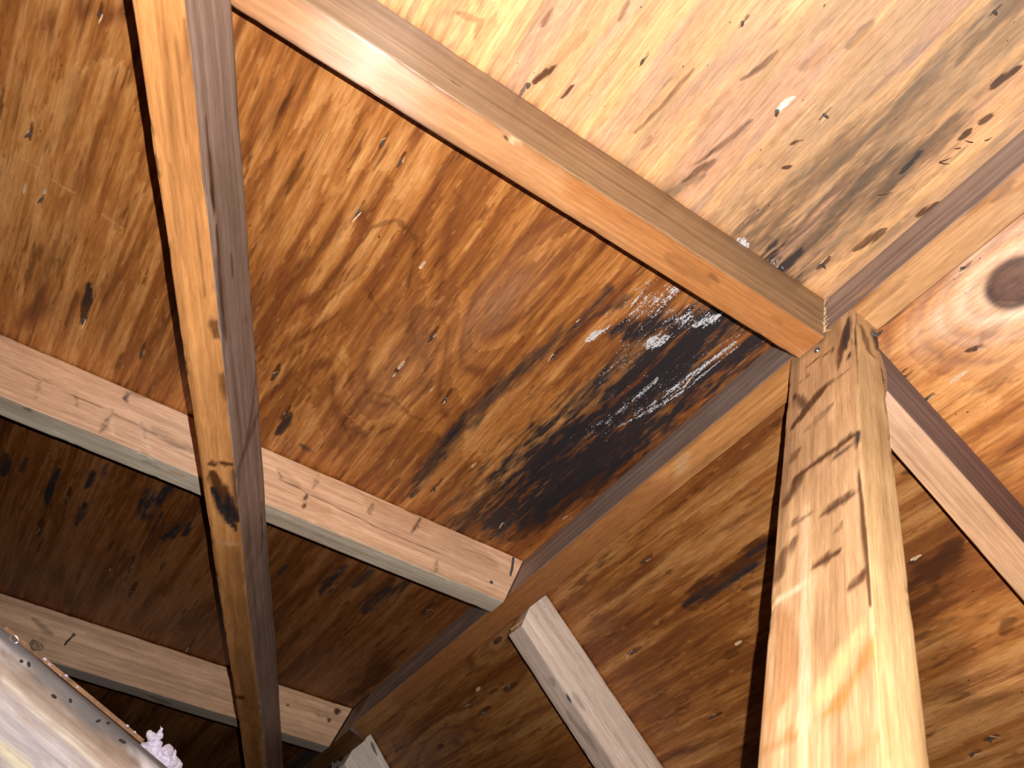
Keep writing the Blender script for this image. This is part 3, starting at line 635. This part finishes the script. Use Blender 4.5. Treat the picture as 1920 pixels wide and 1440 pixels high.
# ------------------------------------------------------------------ small things
def mesh(name, verts, faces, smooth=True):
    me = bpy.data.meshes.new(name); me.from_pydata([tuple(v) for v in verts], [], faces)
    if smooth:
        me.polygons.foreach_set('use_smooth', np.ones(len(faces), bool)); me.set_sharp_from_angle(angle=0.9)
    return me

def tube(path, radii, n=8):
    path = [np.array(p, float) for p in path]; v = []; f = []
    for i, p in enumerate(path):
        d = path[min(i + 1, len(path) - 1)] - path[max(i - 1, 0)]; d /= np.linalg.norm(d)
        a = np.cross(d, V(0.31, 0.77, 0.55)); a /= np.linalg.norm(a); b = np.cross(d, a)
        for k in range(n):
            t = 2 * math.pi * k / n
            v.append(p + radii[i] * (math.cos(t) * a + math.sin(t) * b))
    for i in range(len(path) - 1):
        for k in range(n):
            f.append((i * n + k, i * n + (k + 1) % n, (i + 1) * n + (k + 1) % n, (i + 1) * n + k))
    f.append(tuple(range(n - 1, -1, -1))); f.append(tuple(range((len(path) - 1) * n, len(path) * n)))
    return v, f

def flake(L, W, th, curl, seed):
    """a torn sliver: pointed strip with thickness, lying along x, curling towards -z"""
    rs = np.random.RandomState(seed); n = 9; v = []; f = []
    for i in range(n):
        u = i / (n - 1); w = W * (0.25 + 0.75 * math.sin(math.pi * (0.12 + 0.86 * u)) ** 0.7) * (0.8 + 0.4 * rs.rand())
        z = -curl * u * u - th
        for y, zz in ((-w / 2, z), (w / 2, z + 0.2 * th * rs.randn()), (w / 2, z + th), (-w / 2, z + th)):
            v.append((L * (u - 0.1), y + 0.12 * W * rs.randn() * 0.5, zz))
    for i in range(n - 1):
        for k in range(4):
            f.append((i * 4 + k, i * 4 + (k + 1) % 4, i * 4 + 4 + (k + 1) % 4, i * 4 + 4 + k))
    f.append((3, 2, 1, 0)); m = (n - 1) * 4; f.append((m, m + 1, m + 2, m + 3))
    return v, f

def surf(px, py, side):
    O, D, N = (OL, DL, NL) if side == 'L' else (OR, DR, NR)
    a, b, dep = hit(px, py, O, YY, D)
    return O + YY * a + D * b, D, N, dep

TIPS = []
for k in range(4):
    rs = np.random.RandomState(90 + k)
    bx, by = rs.uniform(-0.0018, 0.0018, 2)
    v, f = tube([(0, 0, 0.002), (0, 0, -0.001), (bx * 0.5, by * 0.5, -0.004), (bx, by, -0.0068), (bx * 1.2, by * 1.2, -0.0095)], [0.0017, 0.0016, 0.0015, 0.0012, 0.0003])
    TIPS.append(mesh('nail_shank', v, f)); TIPS[-1].materials.append(STEEL)
SPL = []
for k in range(4):
    v, f = flake(0.009 + 0.003 * k, 0.0016, 0.0004, 0.0025 + 0.001 * k, 300 + k)
    SPL.append(mesh('splinter', v, f, False)); SPL[-1].materials.append(CHIP)
DARKSPL = []
for k in range(2):
    v, f = flake(0.016, 0.003, 0.0006, 0.004, 310 + k); DARKSPL.append(mesh('splinter', v, f, False))
    DARKSPL[-1].materials.append(plain('stained_splinter', (0.12, 0.05, 0.02), 0.6, 0, 0.3, 400))

def nail(px, py, side, label, group, k, chip=True, dark=False, scale=1.0):
    P, D, N, dep = surf(px, py, side)
    rs = np.random.RandomState(k * 13 + 7)
    g = -1 if rs.rand() < 0.75 else 1
    ex = YY * g if side == 'L' else YY * g
    e = empty('nail', P, frame(P, ex, np.cross(N, ex), N))
    bpy.context.view_layer.update()
    tag(e, label, 'nail', group)
    sh = bpy.data.objects.new('shank', TIPS[k % 4]); COL.objects.link(sh); sh.parent = e; sh.scale = (scale,) * 3
    if chip:
        c = bpy.data.objects.new('splinter', (DARKSPL[k % 2] if dark else SPL[k % 4])); COL.objects.link(c); c.parent = e
        c.location = (0.001, 0.0022 * (1 if k % 2 else -1), 0); c.rotation_euler = (0.3 * rs.randn(), 0.15, 0.12 * rs.randn()); c.scale = (scale,) * 3
    return e

NB = 'nail tips in the bright plywood above the glare rafter'
for k, (x, y) in enumerate(NAILS_B):
    nail(x, y, 'L', 'dark nail tip poking through the bright plywood above the glare rafter', NB, k, k != 3)
nail(992, 158, 'L', 'blackened nail tip in a long dark gouge just above the glare rafter', None, 11, True, True, 1.2)
big = nail(1457, 207, 'L', 'nail tip with the big white splinter standing off it, upper right', None, 12, False, False, 1.4)
P, D, N, dep = surf(1460, 204, 'L'); inv = big.matrix_world.inverted()
v, f = flake(0.021, 0.0062, 0.0006, 0.006, 333)
v = [tuple(inv @ Vector(tuple(P - N * 0.001 + (-YY) * p[0] + np.cross(N, -YY) * p[1] + N * p[2]))) for p in v]
o = bpy.data.objects.new('splinter', mesh('splinter', v, f, False)); o.data.materials.append(plain('white_splinter', (0.80, 0.74, 0.68), 0.6, 0, 0.1, 300)); COL.objects.link(o); o.parent = big
NM = 'nail tips in the plywood between the brace and the mould'
for k, (x, y) in enumerate(NAILS_M):
    nail(x, y, 'L', 'dark nail tip poking through the plywood between the diagonal brace and the mould', NM, k + 20)
NW = 'nail tips in the plywood left of the brace'
for k, (x, y) in enumerate(NAILS_W):
    nail(x, y, 'L', 'dark nail tip poking through the plywood left of the diagonal brace', NW, k + 40)
NF = 'nail tips in the dark plywood beyond the mid-height rafter'
for k, (x, y) in enumerate(NAILS_F):
    nail(x, y, 'L', 'nail tip in the dark plywood beyond the mid-height rafter', NF, k + 50)
NR_ = 'nail tips in the plywood right of the ridge'
for k, (x, y) in enumerate(NAILS_R):
    nail(x, y, 'R', 'nail tip poking through the plywood on the slope right of the ridge', NR_, k + 60, k != 0)
NQ = 'nail tips in the dark plywood at the bottom beside the whitish rafters'
for k, (x, y) in enumerate(NAILS_Q):
    nail(x, y, 'R', 'pale-chipped nail tip in dark plywood between the two whitish rafters at the bottom', NQ, k + 80)

def chip(px, py, side, L, W, seed, label, group=None, dark=False, rot=0.0):
    P, D, N, dep = surf(px, py, side)
    ex = -YY * math.cos(rot) + D * math.sin(rot)
    v, f = flake(L * 1.15, W * 0.62, 0.0005, 0.0015, seed)
    o = link('wood_chip', mesh('wood_chip', v, f, False), CHIP, None, frame(P, ex, np.cross(N, ex), N))
    return tag(o, label, 'wood chip', group)
chip(788, 502, 'L', 0.012, 0.006, 401, 'pale curled wood chip on the plywood above the middle of the photo')
chip(748, 690, 'L', 0.016, 0.007, 402, 'pale wood chip in the small knot hole near the middle')
chip(737, 706, 'L', 0.010, 0.004, 403, 'smaller pale chip just below the knot hole near the middle')
chip(807, 733, 'L', 0.011, 0.003, 404, 'thin pale sliver right of the knot hole')
chip(885, 875, 'L', 0.012, 0.005, 405, 'pale chip on the plywood below the thin grey streak')
chip(45, 360, 'L', 0.014, 0.004, 406, 'pale curled sliver at the left edge of the photo')
chip(83, 362, 'L', 0.008, 0.005, 407, 'pale square chip near the left edge beside a nail tip')
chip(1380, 1208, 'R', 0.012, 0.007, 408, 'pale chip on the plywood left of the king post shadow')
chip(1710, 1050, 'R', 0.013, 0.006, 409, 'whitish chip just right of the king post')
chip(1785, 715, 'R', 0.020, 0.006, 410, 'pale torn sliver on the right slope above the purple-brown rafter')
chip(894, 1294, 'R', 0.014, 0.009, 411, 'tan flake on the dark plywood at the bottom')
chip(1270, 885, 'L', 0.01, 0.003, 412, 'thin chip lying beside the ridge below the mould', None)
chip(1057, 972, 'L', 0.010, 0.004, 413, 'pale chip beside the ridge at the foot of the mould')
chip(205, 1070, 'L', 0.012, 0.003, 414, 'pale sliver on dark plywood left of the brace, above the far rafter')

SPLDARK = plain('dark_splinter_wood', (0.09, 0.035, 0.018), 0.7, 0, 0.3, 300)
for k, (x0, y0, x1, y1) in enumerate([(1825, 268, 1806, 260), (1802, 278, 1786, 275), (1760, 305, 1782, 291), (1760, 305, 1778, 304), (1645, 367, 1672, 357), (1846, 265, 1857, 254)]):
    P, D, N, dep = surf(x0, y0, 'L'); Q = surf(x1, y1, 'L')[0]
    v, f = tube([P + N * 0.001, lerp(P, Q, 0.5) - N * 0.003, Q - N * 0.004], [0.0008, 0.0007, 0.0002], 5)
    tag(link('splinter', mesh('splinter', v, f), SPLDARK), 'thin dark splinter lifting from the plywood beside the ridge in the upper right', 'splinter', 'dark splinters beside the ridge')

def part(name, v, f, mat, parent, mw_world=None, smooth=False):
    """a part given in world metres, parented to its thing"""
    inv = parent.matrix_world.inverted()
    me = mesh(name, [tuple(inv @ Vector(tuple(p))) for p in v], f, smooth)
    o = bpy.data.objects.new(name, me); me.materials.append(mat); COL.objects.link(o); o.parent = parent
    return o

def at(px, py, depth):
    return CAM + ray(px, py) * depth

def lump(P, r, seed, sq=(1, 1, 1)):
    bm = bmesh.new(); bmesh.ops.create_icosphere(bm, subdivisions=2, radius=1.0)
    rs = np.random.RandomState(seed); v = []
    for q in bm.verts:
        c = np.array(q.co); v.append(np.array(P) + c * r * np.array(sq) * (0.85 + 0.3 * rs.rand()))
    f = [tuple(x.index for x in p.verts) for p in bm.faces]; bm.free()
    return v, f

def join(L):
    V_, F_ = [], []
    for v, f in L:
        n = len(V_); V_ += [tuple(p) for p in v]; F_ += [tuple(i + n for i in q) for q in f]
    return V_, F_

bpy.context.view_layer.update()
# nail heads driven into the head of the post
a, b, d = hit(1533, 657, V(-T, 0, 0), YY, ZZ)
part('nail_head', *lump(V(-T - 0.001, a, b), 0.0038, 1, (0.6, 1, 1)), STEEL, post)
a, b, d = hit(1637, 628, V(0, 0, 0), XX, ZZ)
part('nail_head', *lump(V(a, -0.001, b), 0.0040, 2, (1, 0.6, 1)), STEEL, post)
part('nail_shank', *tube([V(a + 0.004, 0.0, b + 0.004), V(a + 0.007, -0.006, b + 0.012)], [0.0016, 0.0014]), STEEL, post)
# long sliver split off the right edge of the post
def strip(path, w, th, side, up):
    v = []; f = []
    for p, ww in zip(path, w):
        for s1, s2 in ((-1, -1), (1, -1), (1, 1), (-1, 1)): v.append(p + side * ww * s1 / 2 + up * th * s2 / 2)
    for i in range(len(path) - 1):
        for k in range(4): f.append((i * 4 + k, i * 4 + (k + 1) % 4, i * 4 + 4 + (k + 1) % 4, i * 4 + 4 + k))
    f.append((3, 2, 1, 0)); m = (len(path) - 1) * 4; f.append((m, m + 1, m + 2, m + 3))
    return v, f
pz = [-0.045, -0.06, -0.08, -0.10, -0.125, -0.15]
part('sliver', *strip([V(T + o, 0.004, z) for o, z in zip((0.0, 0.0035, 0.0062, 0.0066, 0.0045, 0.0)  , pz)], (0.0008, 0.0012, 0.0014, 0.0014, 0.0012, 0.0008), 0.003, XX, YY), plain('post_sliver', (0.42, 0.25, 0.13), 0.7, 0, 0.3, 300), post)

def fibres(spots, dirs, n, L, seed, parent, name='torn_fibres', mat=None, r0=0.0005):
    rs = np.random.RandomState(seed); parts = []
    for i in range(n):
        u = rs.rand(); p = lerp(np.array(spots[0]), np.array(spots[1]), u)
        d = np.array(dirs) + 0.28 * rs.randn(3); d /= np.linalg.norm(d); l = L * (0.4 + 0.9 * rs.rand())
        parts.append(tube([p - d * 0.001, p + d * l * 0.5 + 0.0004 * rs.randn(3), p + d * l], [r0, r0 * 0.8, r0 * 0.2], 4))
    return part(name, *join(parts), mat or CHIP, parent)
yend = 0.0357
fibres([V(-T - 0.0036, yend - 0.0005, ZAL - 0.004), V(-T - 0.0036, yend - 0.0005, ZAL - 0.10)], V(-0.25, -0.9, 0.0), 34, 0.007, 7, r1)
fibres([V(-T - 0.0036, yend, ZAL - 0.103), V(-T - 0.0036, yend + 0.038, ZAL - 0.103)], V(-0.5, -0.1, -0.9), 26, 0.005, 8, r1)
fibres([V(T + 0.001, 0.678, -0.022), V(T + 0.001, 0.716, -0.020)], V(0.3, -0.3, -0.8), 34, 0.009, 9, q2)

# bent nail in the far rafter, nail shank at the mid-height rafter's end
def on_side(px, py, y, O, D, N):
    return hit(px, py, O + YY * y, D, N)
a, b, d = on_side(122, 1209, 1.3341, OL, DL, NL); P = OL + YY * 1.3341 + DL * a + NL * b
part('bent_nail', *tube([P + YY * 0.003, P - YY * 0.010, P - YY * 0.016 - DL * 0.004 + NL * 0.010, P - YY * 0.018 - DL * 0.006 + NL * 0.016], [0.0019, 0.0019, 0.0019, 0.0034]), STEEL, r3, None, True)
a, b, d = on_side(957, 1080, 0.6778, OL, DL, NL); P = OL + YY * 0.6778 + DL * a + NL * b
part('nail_shank', *tube([P + YY * 0.002, P - YY * 0.004 + NL * 0.012, P - YY * 0.006 + NL * 0.032], [0.002, 0.002, 0.0018]), STEEL, r2, None, True)
a, b, d = on_side(921, 1092, 0.6778, OL, DL, NL); P = OL + YY * 0.6778 + DL * a + NL * b
part('nail_head', *lump(P, 0.0034, 5, (1, 0.5, 1)), STEEL, r2)

# lath lying along the top of the near timber
lp = [at(8, 1178, 0.632), at(90, 1244, 0.636), at(180, 1318, 0.642), at(268, 1391, 0.647)]
lath_v, lath_f = strip([p + JU * 0.0005 - JN * 0.004 for p in lp], (0.006, 0.006, 0.006, 0.006), 0.0032, JN, JU)
lo = link('lath', mesh('lath', lath_v, lath_f, False), plain('brown_lath', (0.23, 0.12, 0.06), 0.7, 0, 0.4, 90))
tag(lo, 'thin brown lath lying along the edge of the grey timber in the bottom left corner', 'lath')

# fluff, pellets and dust on the near timber
def onj(px, py):
    a, b, d = hit(px, py, JO, JD, JU)
    return JO + JD * a + JU * b
for k, (x, y, r) in enumerate([(101, 1306, 2.2), (229, 1390, 3.0), (54, 1246, 2.0), (184, 1352, 1.7), (132, 1314, 1.6), (40, 1240, 1.4), (203, 1356, 1.3)]):
    P = onj(x, y)
    rs = np.random.RandomState(600 + k); d = JD * 0.9 + JU * rs.randn() * 0.5; d /= np.linalg.norm(d); l = r * 0.0011
    v, f = tube([P + JN * 0.0004 - d * l, P + JN * 0.0008 - d * l * 0.5, P + JN * 0.0008 + d * l * 0.5, P + JN * 0.0004 + d * l], [0.0003, 0.0011, 0.0011, 0.0003], 7)
    tag(link('pellet', mesh('pellet', v, f), DROP), 'tiny dark pellet stuck to the grey timber in the bottom left corner', 'dropping', 'pellets on the near timber')
for k, (x, y, r) in enumerate([(84, 1236, 2.4), (93, 1246, 2.0), (124, 1267, 2.2), (145, 1288, 1.6), (239, 1361, 2.0), (253, 1373, 1.8), (113, 1266, 1.3)]):
    P = at(x, y, 0.628 + 0.00006 * x)
    tag(link('fluff_bit', mesh('fluff_bit', *lump(P, 0.00055 * r, 700 + k, (1.3, 0.7, 0.8)), False), FLUFF), 'tiny bluish-white bit of fluff caught along the lath', 'fluff', 'fluff caught along the lath')
P = at(66, 1213, 0.631)
v, f = join([lump(P + JD * 0.003 * i + JU * 0.0015 * (i % 2), 0.0028, 720 + i) for i in (-1, 0, 1)] + [tube([P, P + JU * 0.009 + JD * 0.001 * i], [0.0006, 0.0002], 4) for i in (-2, 0, 2)])
tag(link('debris_clump', mesh('debris_clump', v, f, False), plain('brown_debris', (0.10, 0.07, 0.045), 0.9, 0, 0.5, 500)), 'brown clump of debris at the upper end of the lath', 'debris')
P = onj(26, 1199) + JN * 0.0012
ringp = [P + JD * 0.0045 * math.cos(t) * 0.8 + (JU * 0.0022 * math.sin(t)) for t in np.linspace(0, 2 * math.pi, 14)]
tag(link('staple', mesh('staple', *tube(ringp, [0.0006] * 14, 5)), BRIGHTM), 'small grey staple on the near timber at the left edge', 'staple')

# torn tuft of insulation
def tuft():
    bm = bmesh.new()
    C0 = at(302, 1424, 0.66)
    rt = RW[0]; up = -RW[1]; fw = RW[2]
    sc = 0.66 / FPX
    def pt(px, py, dz=0.0): return C0 + rt * (px - 302) * sc - up * (py - 1424) * sc + fw * dz
    L = []
    for i, (px, py, r, dz) in enumerate([(300, 1432, 22, 0), (318, 1440, 18, .004), (284, 1412, 15, -.002), (272, 1408, 11, 0), (291, 1398, 11, .002), (286, 1382, 9, 0), (296, 1384, 7, .003), (310, 1412, 12, .004), (280, 1375, 6, .001), (302, 1455, 24, 0), (326, 1430, 7, 0), (268, 1400, 7, 0)]):
        L.append(lump(pt(px, py, dz), r * sc, 800 + i, (1, 0.8, 1)))
    for i, path in enumerate([[(292, 1385), (299, 1374), (303, 1366), (300, 1360)], [(284, 1384), (278, 1378), (276, 1372)], [(297, 1384), (304, 1379), (306, 1374)], [(322, 1436), (326, 1420), (329, 1408), (328, 1402)], [(272, 1404), (262, 1408), (256, 1414)], [(284, 1394), (272, 1398), (263, 1404)], [(308, 1408), (314, 1416), (318, 1424)]]):
        rr = [7, 5, 3, 0.6] if len(path) == 4 else [6, 4, 0.6]
        L.append(tube([pt(x, y) for x, y in path], [q * sc for q in rr], 8))
    return join(L)
v, f = tuft()
me = mesh('insulation_tuft', v, f)
to = link('insulation_tuft', me, FLUFF)
rm = to.modifiers.new('merge', 'REMESH'); rm.mode = 'VOXEL'; rm.voxel_size = 0.0006; rm.use_smooth_shade = True
tx = bpy.data.textures.new('fluff', 'CLOUDS'); tx.noise_scale = 0.007
sm_ = to.modifiers.new('soften', 'SMOOTH'); sm_.iterations = 6; sm_.factor = 0.5
dm = to.modifiers.new('fluffy', 'DISPLACE'); dm.texture = tx; dm.strength = 0.002; dm.texture_coords = 'GLOBAL'
tag(to, 'torn tuft of lilac-white cotton insulation at the end of the near timber', 'insulation')

# crumpled bit of metal strap beside the last whitish rafter
P = at(633, 1434, 1.62)
v, f = strip([P + RW[0] * (0.006 * i - 0.012) + RW[1] * 0.004 * math.sin(i * 2.1) for i in range(5)], (0.012,) * 5, 0.0012, RW[1], RW[2])
tag(link('metal_scrap', mesh('metal_scrap', v, f, False), BRIGHTM), 'scrap of bright crumpled metal at the bottom edge beside the last whitish rafter', 'metal scrap')
